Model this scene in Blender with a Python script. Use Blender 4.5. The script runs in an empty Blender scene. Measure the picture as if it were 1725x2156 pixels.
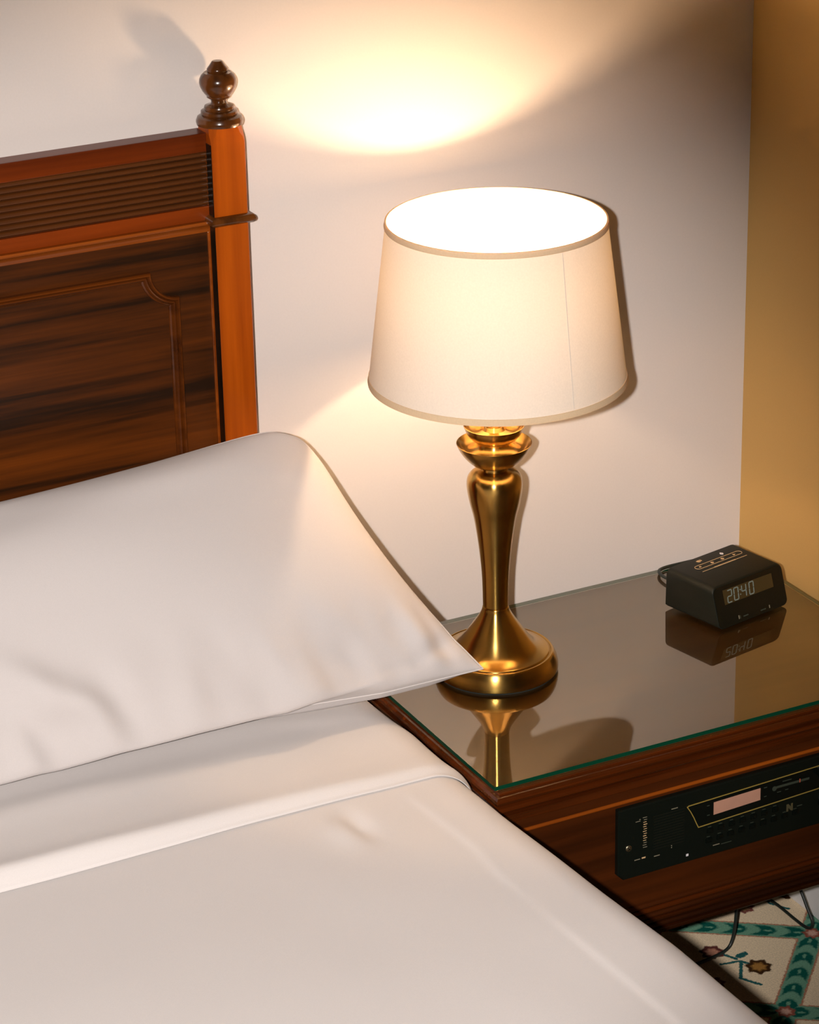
import bpy, bmesh, math, random
from mathutils import Vector, Matrix, noise
random.seed(7)
SC = bpy.context.scene
COL = SC.collection
PI = math.pi

# ------------------------------------------------------------------ camera
cam_d = bpy.data.cameras.new('camera')
cam = bpy.data.objects.new('camera', cam_d); COL.objects.link(cam)
CAM = Vector((-1.62525, -3.15833, 2.19961))
CR = Vector((0.890174, -0.455161, -0.020462))
CU = Vector((0.194706, 0.339422, 0.920262))
CF = Vector((0.411922, 0.823177, -0.390767))
cam.matrix_world = Matrix(((CR.x, CU.x, -CF.x, CAM.x), (CR.y, CU.y, -CF.y, CAM.y), (CR.z, CU.z, -CF.z, CAM.z), (0, 0, 0, 1)))
cam_d.sensor_fit = 'VERTICAL'; cam_d.sensor_height = 36.0
cam_d.lens = 5934.757 / 2156 * 36.0
cam_d.shift_y = -9.05 / 2156
cam_d.clip_start = 0.05
SC.camera = cam

# ------------------------------------------------------------------ world, flash, exposure
w = bpy.data.worlds.new('world'); SC.world = w; w.use_nodes = True
w.node_tree.nodes['Background'].inputs[0].default_value = (0.9, 1.0, 0.85, 1)
w.node_tree.nodes['Background'].inputs[1].default_value = 0.02

FLASH_POWER = 510.0
BULB_STRENGTH = 450.0
fl = bpy.data.lights.new('camera_flash', 'SPOT')
fl.energy = FLASH_POWER; fl.shadow_soft_size = 0.022; fl.spot_size = math.radians(33.8); fl.spot_blend = 0.66
fl.color = (1.0, 0.915, 0.855)
flo = bpy.data.objects.new('camera_flash', fl); COL.objects.link(flo)
flo.location = CAM - CR * 0.125 + CU * 0.005
FLASH_AIM = CF + CR * ((580 - 862.5) / 5934.8) - CU * ((1440 - 1069) / 5934.8)   # beam points down over the bed
flo.rotation_euler = FLASH_AIM.to_track_quat('-Z', 'Y').to_euler()

CY = SC.cycles
CY.max_bounces = 6; CY.diffuse_bounces = 3; CY.glossy_bounces = 3; CY.transmission_bounces = 3; CY.transparent_max_bounces = 6
CY.caustics_reflective = False; CY.caustics_refractive = False
CY.use_adaptive_sampling = True; CY.adaptive_threshold = 0.02; CY.use_light_tree = False
SC.view_settings.view_transform = 'Standard'
SC.view_settings.look = 'None'
SC.view_settings.exposure = 0.0
SC.view_settings.gamma = 1.0
SC.view_settings.use_curve_mapping = False

# ------------------------------------------------------------------ mesh helpers
def obj(name, bm, m=None, parent=None, smooth=None, loc=None, recalc=True):
    if recalc:
        bmesh.ops.recalc_face_normals(bm, faces=bm.faces)
    me = bpy.data.meshes.new(name)
    bm.to_mesh(me); bm.free()
    mats = m if isinstance(m, (list, tuple)) else [m]
    for x in mats:
        if x: me.materials.append(x)
    if smooth is not None:
        me.polygons.foreach_set('use_smooth', [True] * len(me.polygons))
        if smooth < 179:
            me.set_sharp_from_angle(angle=math.radians(smooth))
    o = bpy.data.objects.new(name, me); COL.objects.link(o)
    if parent: o.parent = parent
    if loc: o.location = loc
    return o

def empty(name, loc, rz=0.0):
    o = bpy.data.objects.new(name, None); COL.objects.link(o)
    o.location = loc; o.rotation_euler = (0, 0, rz); o.empty_display_size = 0.05
    return o

def tag(o, label, cat, group=None):
    o['label'] = label; o['category'] = cat
    if group: o['group'] = group
    return o

def struct(o, label=None):
    o['kind'] = 'structure'
    if label: o['label'] = label
    return o

def box(bm, x0, x1, y0, y1, z0, z1, bevel=0.0, seg=2):
    r = bmesh.ops.create_cube(bm, size=1.0)
    vs = r['verts']
    for v in vs:
        v.co = Vector(((x0 + x1) / 2 + v.co.x * (x1 - x0), (y0 + y1) / 2 + v.co.y * (y1 - y0), (z0 + z1) / 2 + v.co.z * (z1 - z0)))
    if bevel > 0:
        es = list({e for v in vs for e in v.link_edges})
        bmesh.ops.bevel(bm, geom=es, offset=bevel, segments=seg, profile=0.5, affect='EDGES')
    return bm

def boxbm(*a, **k):
    return box(bmesh.new(), *a, **k)

def lathe(bm, prof, n=64, cx=0.0, cy=0.0):
    rings = []
    for r, z in prof:
        if r < 1e-6:
            rings.append([bm.verts.new((cx, cy, z))])
        else:
            rings.append([bm.verts.new((cx + r * math.cos(2 * PI * i / n), cy + r * math.sin(2 * PI * i / n), z)) for i in range(n)])
    for a, b in zip(rings[:-1], rings[1:]):
        for i in range(n):
            j = (i + 1) % n
            if len(a) == 1 and len(b) == 1: continue
            if len(a) == 1: bm.faces.new((a[0], b[i], b[j]))
            elif len(b) == 1: bm.faces.new((a[i], a[j], b[0]))
            else: bm.faces.new((a[i], a[j], b[j], b[i]))
    return bm

def catmull(pts, sub=6):
    out = []
    n = len(pts)
    V = [Vector(p) for p in pts]
    for i in range(n - 1):
        p0, p1, p2, p3 = V[max(i - 1, 0)], V[i], V[i + 1], V[min(i + 2, n - 1)]
        for k in range(sub):
            t = k / sub
            out.append(0.5 * ((2 * p1) + (-p0 + p2) * t + (2 * p0 - 5 * p1 + 4 * p2 - p3) * t * t + (-p0 + 3 * p1 - 3 * p2 + p3) * t ** 3))
    out.append(V[-1])
    return out

def tube(bm, pts, r, n=10, closed=False):
    P = [Vector(p) for p in pts]
    rings = []
    up = Vector((0, 0, 1))
    prev = None
    N = len(P)
    for i in range(N):
        if closed: d = P[(i + 1) % N] - P[i - 1]
        else: d = P[min(i + 1, N - 1)] - P[max(i - 1, 0)]
        d.normalize()
        if prev is None:
            a = d.cross(up if abs(d.z) < 0.9 else Vector((1, 0, 0))).normalized()
        else:
            a = (prev - d * prev.dot(d)).normalized()
        prev = a
        b = d.cross(a)
        rr = r(i / max(N - 1, 1)) if callable(r) else r
        rings.append([bm.verts.new(P[i] + a * rr * math.cos(2 * PI * k / n) + b * rr * math.sin(2 * PI * k / n)) for k in range(n)])
    pairs = list(zip(rings[:-1], rings[1:]))
    if closed: pairs.append((rings[-1], rings[0]))
    for A, B in pairs:
        best = 0
        if closed and A is rings[-1]:
            best = min(range(n), key=lambda s: (A[0].co - B[s].co).length)
        for k in range(n):
            bm.faces.new((A[k], A[(k + 1) % n], B[(k + 1 + best) % n], B[(k + best) % n]))
    if not closed:
        bm.faces.new(rings[0][::-1]); bm.faces.new(rings[-1])
    return bm

def offset_loop(path, d, closed=True):
    """inward (left of travel) mitred offset of a 2-D path"""
    n = len(path); out = []
    for i in range(n):
        p = Vector(path[i])
        a = Vector(path[i - 1]) if (closed or i > 0) else None
        b = Vector(path[(i + 1) % n]) if (closed or i < n - 1) else None
        if a is None: t1 = t2 = (b - p).normalized()
        elif b is None: t1 = t2 = (p - a).normalized()
        else: t1, t2 = (p - a).normalized(), (b - p).normalized()
        n1, n2 = Vector((-t1.y, t1.x)), Vector((-t2.y, t2.x))
        m = n1 + n2
        if m.length < 1e-6: m = n1
        m = m / m.length
        c = max(m.dot(n1), 0.35)
        out.append(p + m * d / c)
    return out

def sweep(bm, path, prof, place, closed=True, cap=False):
    """prof: list of (offset, height); place(u, v, h) -> 3-D"""
    loops = []
    for d, h in prof:
        q = offset_loop(path, d, closed)
        loops.append([bm.verts.new(place(v.x, v.y, h)) for v in q])
    n = len(path)
    for A, B in zip(loops[:-1], loops[1:]):
        for i in range(n if closed else n - 1):
            j = (i + 1) % n
            bm.faces.new((A[i], A[j], B[j], B[i]))
    if cap and not closed:
        bm.faces.new([l[0] for l in loops]); bm.faces.new([l[-1] for l in loops][::-1])
    return loops

def grid_faces(bm, rows):
    for A, B in zip(rows[:-1], rows[1:]):
        for i in range(len(A) - 1):
            bm.faces.new((A[i], A[i + 1], B[i + 1], B[i]))

def extrude_poly(bm, poly, place, h0, h1):
    a = [bm.verts.new(place(u, v, h0)) for u, v in poly]
    b = [bm.verts.new(place(u, v, h1)) for u, v in poly]
    n = len(poly)
    bm.faces.new(a[::-1]); bm.faces.new(b)
    for i in range(n):
        bm.faces.new((a[i], a[(i + 1) % n], b[(i + 1) % n], b[i]))
    return bm

# ------------------------------------------------------------------ materials
def new_mat(name):
    m = bpy.data.materials.new(name); m.use_nodes = True
    nt = m.node_tree
    return m, nt, nt.nodes['Principled BSDF']

def plain(name, col, rough=0.5, metal=0.0, coat=0.0, emit=None, es=0.0, spec=0.5, var=0.0, vscale=40.0):
    m, nt, b = new_mat(name)
    b.inputs['Base Color'].default_value = (*col, 1)
    b.inputs['Roughness'].default_value = rough
    b.inputs['Metallic'].default_value = metal
    b.inputs['Coat Weight'].default_value = coat
    b.inputs['Specular IOR Level'].default_value = spec if sum(col) > 0.03 else 0.3
    if emit:
        b.inputs['Emission Color'].default_value = (*emit, 1)
        b.inputs['Emission Strength'].default_value = es
    if var > 0:
        tc = nt.nodes.new('ShaderNodeTexCoord'); nz = nt.nodes.new('ShaderNodeTexNoise')
        nz.inputs['Scale'].default_value = vscale; nz.inputs['Detail'].default_value = 4
        nt.links.new(tc.outputs['Object'], nz.inputs['Vector'])
        mr = nt.nodes.new('ShaderNodeMapRange'); mr.inputs['To Min'].default_value = 1 - var; mr.inputs['To Max'].default_value = 1 + var
        nt.links.new(nz.outputs['Fac'], mr.inputs['Value'])
        mx = nt.nodes.new('ShaderNodeVectorMath'); mx.operation = 'SCALE'
        mx.inputs[0].default_value = col
        nt.links.new(mr.outputs[0], mx.inputs['Scale'])
        nt.links.new(mx.outputs[0], b.inputs['Base Color'])
    return m

def wood(name, dark, light, axis='X', rough=0.32, coat=0.35, scale=1.0, contrast=(0.38, 0.66), bump=0.05):
    m, nt, b = new_mat(name)
    L = nt.links
    tc = nt.nodes.new('ShaderNodeTexCoord'); mp = nt.nodes.new('ShaderNodeMapping')
    s = {'X': (2.2, 60, 60), 'Z': (60, 60, 2.2), 'Y': (60, 2.2, 60)}[axis]
    mp.inputs['Scale'].default_value = [k * scale for k in s]
    L.new(tc.outputs['Object'], mp.inputs['Vector'])
    n1 = nt.nodes.new('ShaderNodeTexNoise'); n1.inputs['Scale'].default_value = 1.0; n1.inputs['Detail'].default_value = 6; n1.inputs['Roughness'].default_value = 0.6
    L.new(mp.outputs[0], n1.inputs['Vector'])
    mp2 = nt.nodes.new('ShaderNodeMapping'); mp2.inputs['Scale'].default_value = [k * scale * 0.22 for k in s]
    L.new(tc.outputs['Object'], mp2.inputs['Vector'])
    n2 = nt.nodes.new('ShaderNodeTexNoise'); n2.inputs['Scale'].default_value = 1.0; n2.inputs['Detail'].default_value = 3
    L.new(mp2.outputs[0], n2.inputs['Vector'])
    ad = nt.nodes.new('ShaderNodeMath'); ad.operation = 'MULTIPLY_ADD'; ad.inputs[1].default_value = 0.45
    L.new(n1.outputs['Fac'], ad.inputs[0])
    mu = nt.nodes.new('ShaderNodeMath'); mu.operation = 'MULTIPLY'; mu.inputs[1].default_value = 0.55
    L.new(n2.outputs['Fac'], mu.inputs[0]); L.new(mu.outputs[0], ad.inputs[2])
    cr = nt.nodes.new('ShaderNodeValToRGB')
    cr.color_ramp.elements[0].position = contrast[0]; cr.color_ramp.elements[0].color = (*dark, 1)
    cr.color_ramp.elements[1].position = contrast[1]; cr.color_ramp.elements[1].color = (*light, 1)
    L.new(ad.outputs[0], cr.inputs[0]); L.new(cr.outputs[0], b.inputs['Base Color'])
    b.inputs['Roughness'].default_value = rough
    b.inputs['Coat Weight'].default_value = coat; b.inputs['Coat Roughness'].default_value = 0.18
    b.inputs['Specular IOR Level'].default_value = 0.28
    bp = nt.nodes.new('ShaderNodeBump'); bp.inputs['Strength'].default_value = bump; bp.inputs['Distance'].default_value = 0.001
    L.new(n1.outputs['Fac'], bp.inputs['Height']); L.new(bp.outputs[0], b.inputs['Normal'])
    return m

def cloth(name, col, weave=900.0, bump=0.15, big=0.0):
    m, nt, b = new_mat(name)
    L = nt.links
    b.inputs['Base Color'].default_value = (*col, 1)
    b.inputs['Roughness'].default_value = 0.95
    b.inputs['Specular IOR Level'].default_value = 0.15
    b.inputs['Sheen Weight'].default_value = 0.15
    tc = nt.nodes.new('ShaderNodeTexCoord')
    nz = nt.nodes.new('ShaderNodeTexNoise'); nz.inputs['Scale'].default_value = weave; nz.inputs['Detail'].default_value = 2
    L.new(tc.outputs['Object'], nz.inputs['Vector'])
    bp = nt.nodes.new('ShaderNodeBump'); bp.inputs['Strength'].default_value = bump; bp.inputs['Distance'].default_value = 0.0006
    L.new(nz.outputs['Fac'], bp.inputs['Height'])
    L.new(bp.outputs[0], b.inputs['Normal'])
    mr = nt.nodes.new('ShaderNodeMapRange'); mr.inputs['To Min'].default_value = 0.94; mr.inputs['To Max'].default_value = 1.04
    L.new(nz.outputs['Fac'], mr.inputs['Value'])
    sc = nt.nodes.new('ShaderNodeVectorMath'); sc.operation = 'SCALE'; sc.inputs[0].default_value = col
    L.new(mr.outputs[0], sc.inputs['Scale']); L.new(sc.outputs[0], b.inputs['Base Color'])
    return m

def plaster(name, col, rough=0.85, var=0.03):
    m, nt, b = new_mat(name)
    L = nt.links
    tc = nt.nodes.new('ShaderNodeTexCoord')
    nz = nt.nodes.new('ShaderNodeTexNoise'); nz.inputs['Scale'].default_value = 350; nz.inputs['Detail'].default_value = 3
    L.new(tc.outputs['Object'], nz.inputs['Vector'])
    mr = nt.nodes.new('ShaderNodeMapRange'); mr.inputs['To Min'].default_value = 1 - var; mr.inputs['To Max'].default_value = 1 + var
    L.new(nz.outputs['Fac'], mr.inputs['Value'])
    sc = nt.nodes.new('ShaderNodeVectorMath'); sc.operation = 'SCALE'; sc.inputs[0].default_value = col
    L.new(mr.outputs[0], sc.inputs['Scale']); L.new(sc.outputs[0], b.inputs['Base Color'])
    b.inputs['Roughness'].default_value = rough
    b.inputs['Specular IOR Level'].default_value = 0.25
    bp = nt.nodes.new('ShaderNodeBump'); bp.inputs['Strength'].default_value = 0.06; bp.inputs['Distance'].default_value = 0.001
    L.new(nz.outputs['Fac'], bp.inputs['Height']); L.new(bp.outputs[0], b.inputs['Normal'])
    return m

M = {}
M['wall'] = plaster('wall_paint_white', (0.71, 0.655, 0.625))
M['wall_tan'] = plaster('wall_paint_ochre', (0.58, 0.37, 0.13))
M['ceiling'] = plaster('ceiling_paint', (0.55, 0.50, 0.44))
M['baseboard'] = plain('baseboard_white', (0.80, 0.80, 0.82), 0.5, var=0.03)
M['wood_panel'] = wood('mahogany_panel', (0.018, 0.0070, 0.0025), (0.155, 0.036, 0.0035), 'X', contrast=(0.44, 0.74), coat=0.05, scale=1.35)
M['wood_rail'] = wood('mahogany_rail', (0.075, 0.011, 0.0010), (0.21, 0.034, 0.0025), 'X', coat=0.08)
M['wood_reed'] = wood('mahogany_reed', (0.045, 0.014, 0.0035), (0.15, 0.042, 0.007), 'X')
M['wood_trim'] = wood('mahogany_trim', (0.11, 0.022, 0.002), (0.33, 0.075, 0.006), 'X')
M['wood_post'] = wood('mahogany_post', (0.24, 0.036, 0.0010), (0.52, 0.105, 0.0030), 'Z', scale=0.8, coat=0.03)
M['wood_turned'] = wood('mahogany_turned', (0.045, 0.014, 0.003), (0.17, 0.050, 0.008), 'Z', rough=0.22, coat=0.5)
M['wood_mould'] = wood('mahogany_moulding', (0.045, 0.011, 0.002), (0.15, 0.036, 0.004), 'X', rough=0.24, coat=0.6)
M['wood_dark_reflection'] = wood('flank_dark_reflection', (0.003, 0.0022, 0.0012), (0.010, 0.006, 0.003), 'Z', rough=0.3, coat=0.1)  # dark reflection on the post's inner flank, put into the colour
M['wood_dark'] = wood('mahogany_dark', (0.012, 0.006, 0.003), (0.05, 0.016, 0.006), 'X')
M['wood_top'] = wood('mahogany_top', (0.050, 0.018, 0.0035), (0.085, 0.031, 0.006), 'X', coat=0.0)
M['wood_edge'] = wood('mahogany_edge', (0.018, 0.004, 0.0008), (0.13, 0.025, 0.003), 'X', rough=0.22, coat=0.6)
M['wood_case'] = wood('mahogany_case', (0.018, 0.0045, 0.0012), (0.085, 0.019, 0.003), 'X', coat=0.12)
M['cotton'] = cloth('white_cotton', (0.78, 0.745, 0.735))
M['pillowcase'] = cloth('pillowcase_cotton', (0.61, 0.575, 0.57))
M['sheet'] = cloth('white_sheet', (0.76, 0.725, 0.715))
M['piping'] = cloth('pillow_piping', (0.64, 0.60, 0.59), 1500)
M['mattress'] = cloth('mattress_ticking', (0.65, 0.62, 0.58))
M['black'] = plain('black_plastic', (0.0035, 0.0060, 0.0042), 0.42, var=0.15, vscale=300)
M['black_gloss'] = plain('black_gloss_plastic', (0.003, 0.005, 0.004), 0.22, var=0.1)
M['black_soft'] = plain('black_textured_plastic', (0.0065, 0.0080, 0.0045), 0.55, var=0.3, vscale=700)
M['cable'] = plain('black_cable', (0.012, 0.018, 0.015), 0.45, var=0.1)
M['print'] = plain('tan_print', (0.62, 0.42, 0.22), 0.6, var=0.05)
M['print_white'] = plain('white_print', (0.75, 0.72, 0.75), 0.6, var=0.05)
M['gold_print'] = plain('gold_print', (0.33, 0.235, 0.05), 0.45, var=0.05)
M['print_grey'] = plain('grey_print', (0.22, 0.20, 0.14), 0.6, var=0.05)
M['print_emblem'] = plain('emblem_print', (0.075, 0.065, 0.03), 0.6, var=0.2, vscale=400)
M['print_dim'] = plain('dim_print', (0.035, 0.045, 0.03), 0.6, var=0.05)
M['lcd_pink'] = plain('lcd_pink', (0.50, 0.27, 0.19), 0.5, var=0.10, vscale=60)
M['display'] = plain('display_window', (0.050, 0.034, 0.012), 0.25, var=0.1)
M['digit'] = plain('digit_glow', (0.13, 0.16, 0.14), 0.5, emit=(0.55, 0.72, 0.66), es=0.07)
M['red'] = plain('red_pointer', (0.55, 0.10, 0.05), 0.5, var=0.05)
M['steel'] = plain('brass_screw', (0.75, 0.68, 0.48), 0.3, metal=1.0, var=0.05)
M['bulb_cap'] = plain('socket_brass', (0.55, 0.40, 0.15), 0.35, metal=1.0, var=0.05)
M['bulb_light_stop'] = plain('bulb_light_stop_white', (0.75, 0.73, 0.70), 0.4, var=0.03)
M['felt'] = plain('dark_felt', (0.012, 0.014, 0.010), 0.9, var=0.1)

def brass():
    m, nt, b = new_mat('brushed_brass')
    L = nt.links
    b.inputs['Metallic'].default_value = 1.0
    b.inputs['Roughness'].default_value = 0.27
    b.inputs['Anisotropic'].default_value = 0.80
    b.inputs['Anisotropic Rotation'].default_value = 0.25
    tg = nt.nodes.new('ShaderNodeTangent'); tg.direction_type = 'RADIAL'; tg.axis = 'Z'
    L.new(tg.outputs[0], b.inputs['Tangent'])
    tc = nt.nodes.new('ShaderNodeTexCoord'); mp = nt.nodes.new('ShaderNodeMapping')
    mp.inputs['Scale'].default_value = (14, 14, 40)
    L.new(tc.outputs['Object'], mp.inputs['Vector'])
    nz = nt.nodes.new('ShaderNodeTexNoise'); nz.inputs['Scale'].default_value = 1; nz.inputs['Detail'].default_value = 3
    L.new(mp.outputs[0], nz.inputs['Vector'])
    cr = nt.nodes.new('ShaderNodeValToRGB')
    cr.color_ramp.elements[0].color = (0.44, 0.265, 0.065, 1); cr.color_ramp.elements[1].color = (0.52, 0.325, 0.09, 1)
    L.new(nz.outputs['Fac'], cr.inputs[0]); L.new(cr.outputs[0], b.inputs['Base Color'])
    mr = nt.nodes.new('ShaderNodeMapRange'); mr.inputs['To Min'].default_value = 0.21; mr.inputs['To Max'].default_value = 0.26
    L.new(nz.outputs['Fac'], mr.inputs['Value']); L.new(mr.outputs[0], b.inputs['Roughness'])
    return m
M['brass'] = brass()

def shade_mat(name, col, tcol, mixf):
    m = bpy.data.materials.new(name); m.use_nodes = True
    nt = m.node_tree; nt.nodes.clear(); L = nt.links
    out = nt.nodes.new('ShaderNodeOutputMaterial')
    d = nt.nodes.new('ShaderNodeBsdfDiffuse'); t = nt.nodes.new('ShaderNodeBsdfTranslucent'); mx = nt.nodes.new('ShaderNodeMixShader')
    tc = nt.nodes.new('ShaderNodeTexCoord'); nz = nt.nodes.new('ShaderNodeTexNoise')
    nz.inputs['Scale'].default_value = 420; nz.inputs['Detail'].default_value = 3
    L.new(tc.outputs['Object'], nz.inputs['Vector'])
    for node, c in ((d, col), (t, tcol)):
        mr = nt.nodes.new('ShaderNodeMapRange'); mr.inputs['To Min'].default_value = 0.92; mr.inputs['To Max'].default_value = 1.06
        L.new(nz.outputs['Fac'], mr.inputs['Value'])
        s = nt.nodes.new('ShaderNodeVectorMath'); s.operation = 'SCALE'; s.inputs[0].default_value = c
        L.new(mr.outputs[0], s.inputs['Scale']); L.new(s.outputs[0], node.inputs['Color'])
    mx.inputs[0].default_value = mixf
    L.new(d.outputs[0], mx.inputs[1]); L.new(t.outputs[0], mx.inputs[2]); L.new(mx.outputs[0], out.inputs[0])
    return m
M['shade'] = shade_mat('lamp_shade_linen', (0.78, 0.72, 0.64), (0.85, 0.66, 0.44), 0.052)
M['shade_trim'] = shade_mat('lamp_shade_trim', (0.88, 0.69, 0.46), (0.8, 0.56, 0.32), 0.25)

def bulb_mat():
    m = bpy.data.materials.new('bulb_glow'); m.use_nodes = True
    nt = m.node_tree; nt.nodes.clear()
    out = nt.nodes.new('ShaderNodeOutputMaterial'); e = nt.nodes.new('ShaderNodeEmission')
    e.inputs[0].default_value = (1.0, 0.67, 0.39, 1); e.inputs[1].default_value = BULB_STRENGTH
    nt.links.new(e.outputs[0], out.inputs[0])
    return m
M['bulb'] = bulb_mat()

def glass_mats():
    m = bpy.data.materials.new('tabletop_glass'); m.use_nodes = True
    nt = m.node_tree; nt.nodes.clear(); L = nt.links
    out = nt.nodes.new('ShaderNodeOutputMaterial')
    tr = nt.nodes.new('ShaderNodeBsdfTransparent'); tr.inputs[0].default_value = (0.93, 0.97, 0.93, 1)
    gl = nt.nodes.new('ShaderNodeBsdfGlossy'); gl.inputs['Roughness'].default_value = 0.02; gl.inputs[0].default_value = (1.0, 0.96, 0.87, 1)
    lw = nt.nodes.new('ShaderNodeLayerWeight'); lw.inputs['Blend'].default_value = 0.5
    pw = nt.nodes.new('ShaderNodeMath'); pw.operation = 'POWER'; pw.inputs[1].default_value = 4.0
    L.new(lw.outputs['Facing'], pw.inputs[0])
    mr = nt.nodes.new('ShaderNodeMapRange'); mr.inputs['To Min'].default_value = 0.19; mr.inputs['To Max'].default_value = 1.0
    L.new(pw.outputs[0], mr.inputs['Value'])
    mx = nt.nodes.new('ShaderNodeMixShader')
    L.new(mr.outputs[0], mx.inputs[0]); L.new(tr.outputs[0], mx.inputs[1]); L.new(gl.outputs[0], mx.inputs[2]); L.new(mx.outputs[0], out.inputs[0])
    c = bpy.data.materials.new('glass_underside'); c.use_nodes = True
    nt = c.node_tree; nt.nodes.clear()
    out = nt.nodes.new('ShaderNodeOutputMaterial'); t2 = nt.nodes.new('ShaderNodeBsdfTransparent'); t2.inputs[0].default_value = (0.97, 0.99, 0.97, 1)
    nt.links.new(t2.outputs[0], out.inputs[0])
    e = plain('glass_green_edge', (0.0015, 0.050, 0.024), 0.10, coat=0.0, spec=0.2, var=0.15, vscale=60)
    return [m, c, e]
M_GLASS = glass_mats()

# ---- carpet: cream field, teal lattice bands with leaf crescents, small flowers
class NG:
    def __init__(s, nt): s.nt = nt
    def v(s, x):
        n = s.nt.nodes.new('ShaderNodeValue'); n.outputs[0].default_value = x; return n.outputs[0]
    def m(s, op, a, b=None, c=None, clamp=False):
        n = s.nt.nodes.new('ShaderNodeMath'); n.operation = op; n.use_clamp = clamp
        for i, k in enumerate((a, b, c)):
            if k is None: continue
            if isinstance(k, (int, float)): n.inputs[i].default_value = k
            else: s.nt.links.new(k, n.inputs[i])
        return n.outputs[0]
    def mix(s, f, A, B):
        n = s.nt.nodes.new('ShaderNodeMix'); n.data_type = 'RGBA'
        s.nt.links.new(f, n.inputs[0])
        for i, k in ((6, A), (7, B)):
            if isinstance(k, tuple): n.inputs[i].default_value = (*k, 1)
            else: s.nt.links.new(k, n.inputs[i])
        return n.outputs[2]
    def below(s, x, thr, soft):          # 1 when x < thr, soft edge
        return s.m('MULTIPLY_ADD', x, -1.0 / soft, 0.5 + thr / soft, clamp=True)

def carpet():
    m, nt, b = new_mat('patterned_carpet')
    g = NG(nt); L = nt.links
    tc = nt.nodes.new('ShaderNodeTexCoord'); sep = nt.nodes.new('ShaderNodeSeparateXYZ')
    # pile wobble
    nz = nt.nodes.new('ShaderNodeTexNoise'); nz.inputs['Scale'].default_value = 260; nz.inputs['Detail'].default_value = 2
    L.new(tc.outputs['Object'], nz.inputs['Vector'])
    wob = nt.nodes.new('ShaderNodeVectorMath'); wob.operation = 'SUBTRACT'; wob.inputs[1].default_value = (0.5, 0.5, 0.5)
    L.new(nz.outputs['Color'], wob.inputs[0])
    ws = nt.nodes.new('ShaderNodeVectorMath'); ws.operation = 'SCALE'; ws.inputs['Scale'].default_value = 0.006
    L.new(wob.outputs[0], ws.inputs[0])
    ad = nt.nodes.new('ShaderNodeVectorMath'); ad.operation = 'ADD'
    L.new(tc.outputs['Object'], ad.inputs[0]); L.new(ws.outputs[0], ad.inputs[1]); L.new(ad.outputs[0], sep.inputs[0])
    X, Y = sep.outputs[0], sep.outputs[1]
    N2 = (0.330, -0.392)
    E1 = (0.150, 0.153); LE2 = 0.235; d2 = (0.815, -0.579); E2 = (d2[0] * LE2, d2[1] * LE2)
    det = E1[0] * E2[1] - E1[1] * E2[0]
    ia = (E2[1] / det, -E2[0] / det); ib = (-E1[1] / det, E1[0] / det)
    dx = g.m('SUBTRACT', X, N2[0]); dy = g.m('SUBTRACT', Y, N2[1])
    s = g.m('ADD', g.m('MULTIPLY', dx, ia[0]), g.m('MULTIPLY', dy, ia[1]))
    t = g.m('ADD', g.m('MULTIPLY', dx, ib[0]), g.m('MULTIPLY', dy, ib[1]))
    sin_a = abs(det) / (math.hypot(*E1) * LE2)
    def rnd(q):   # signed distance to nearest integer
        return g.m('SUBTRACT', g.m('FRACT', g.m('ADD', q, 100.5)), 0.5)
    rs, rt = rnd(s), rnd(t)
    LE1 = math.hypot(*E1)
    p2 = g.m('MULTIPLY', rt, LE2 * sin_a)      # signed metres from band along E1
    p1 = g.m('MULTIPLY', rs, LE1 * sin_a)      # signed metres from band along E2
    a2 = g.m('ABSOLUTE', p2); a1 = g.m('ABSOLUTE', p1)
    HW = 0.0165
    amin = g.m('MINIMUM', a1, a2)
    band = g.below(amin, HW, 0.002)
    edge = g.below(amin, HW + 0.0028, 0.002)
    def leaves(q, p, a, rate):
        pp = g.m('DIVIDE', p, HW)
        arg = g.m('ADD', g.m('MULTIPLY', q, rate), g.m('MULTIPLY', g.m('MULTIPLY', pp, pp), 0.50))
        fr = g.m('FRACT', g.m('ADD', arg, 50.0))
        band_ = g.m('ABSOLUTE', g.m('SUBTRACT', fr, 0.5))
        k = g.m('MULTIPLY', g.below(band_, 0.27, 0.12), g.below(a, HW * 0.82, 0.004))
        gap = g.m('SUBTRACT', 1.0, g.m('MULTIPLY', g.below(a, 0.0022, 0.002), g.below(band_, 0.12, 0.1)))
        return g.m('MULTIPLY', k, gap)
    lv2 = g.m('MULTIPLY', leaves(s, p2, a2, LE1 / 0.0428), g.below(g.m('SUBTRACT', a2, a1), 0.0, 0.003))
    lv1 = g.m('MULTIPLY', leaves(t, p1, a1, LE2 / 0.0428), g.below(g.m('SUBTRACT', a1, a2), 0.0, 0.003))
    lv = g.m('MULTIPLY', g.m('MAXIMUM', lv1, lv2), band)
    col = g.mix(edge, (0.88, 0.72, 0.50), (0.46, 0.21, 0.13))
    # stems and buds inside the cell
    def inv(pt):
        ex, ey = pt[0] - N2[0], pt[1] - N2[1]
        return (ex * ia[0] + ey * ia[1], ex * ib[0] + ey * ib[1])
    def dist(pt, lobes=7, amp=0.12):
        fs, ft = inv(pt)
        us = rnd(g.m('SUBTRACT', s, fs)); ut = rnd(g.m('SUBTRACT', t, ft))
        ux = g.m('ADD', g.m('MULTIPLY', us, E1[0]), g.m('MULTIPLY', ut, E2[0]))
        uy = g.m('ADD', g.m('MULTIPLY', us, E1[1]), g.m('MULTIPLY', ut, E2[1]))
        r = g.m('SQRT', g.m('ADD', g.m('MULTIPLY', ux, ux), g.m('MULTIPLY', uy, uy)))
        th = g.m('ARCTAN2', uy, ux)
        return g.m('MULTIPLY', r, g.m('MULTIPLY_ADD', g.m('SINE', g.m('MULTIPLY', th, lobes)), amp, 1.0)), ux, uy
    col = g.mix(band, col, (0.16, 0.36, 0.25))
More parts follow.
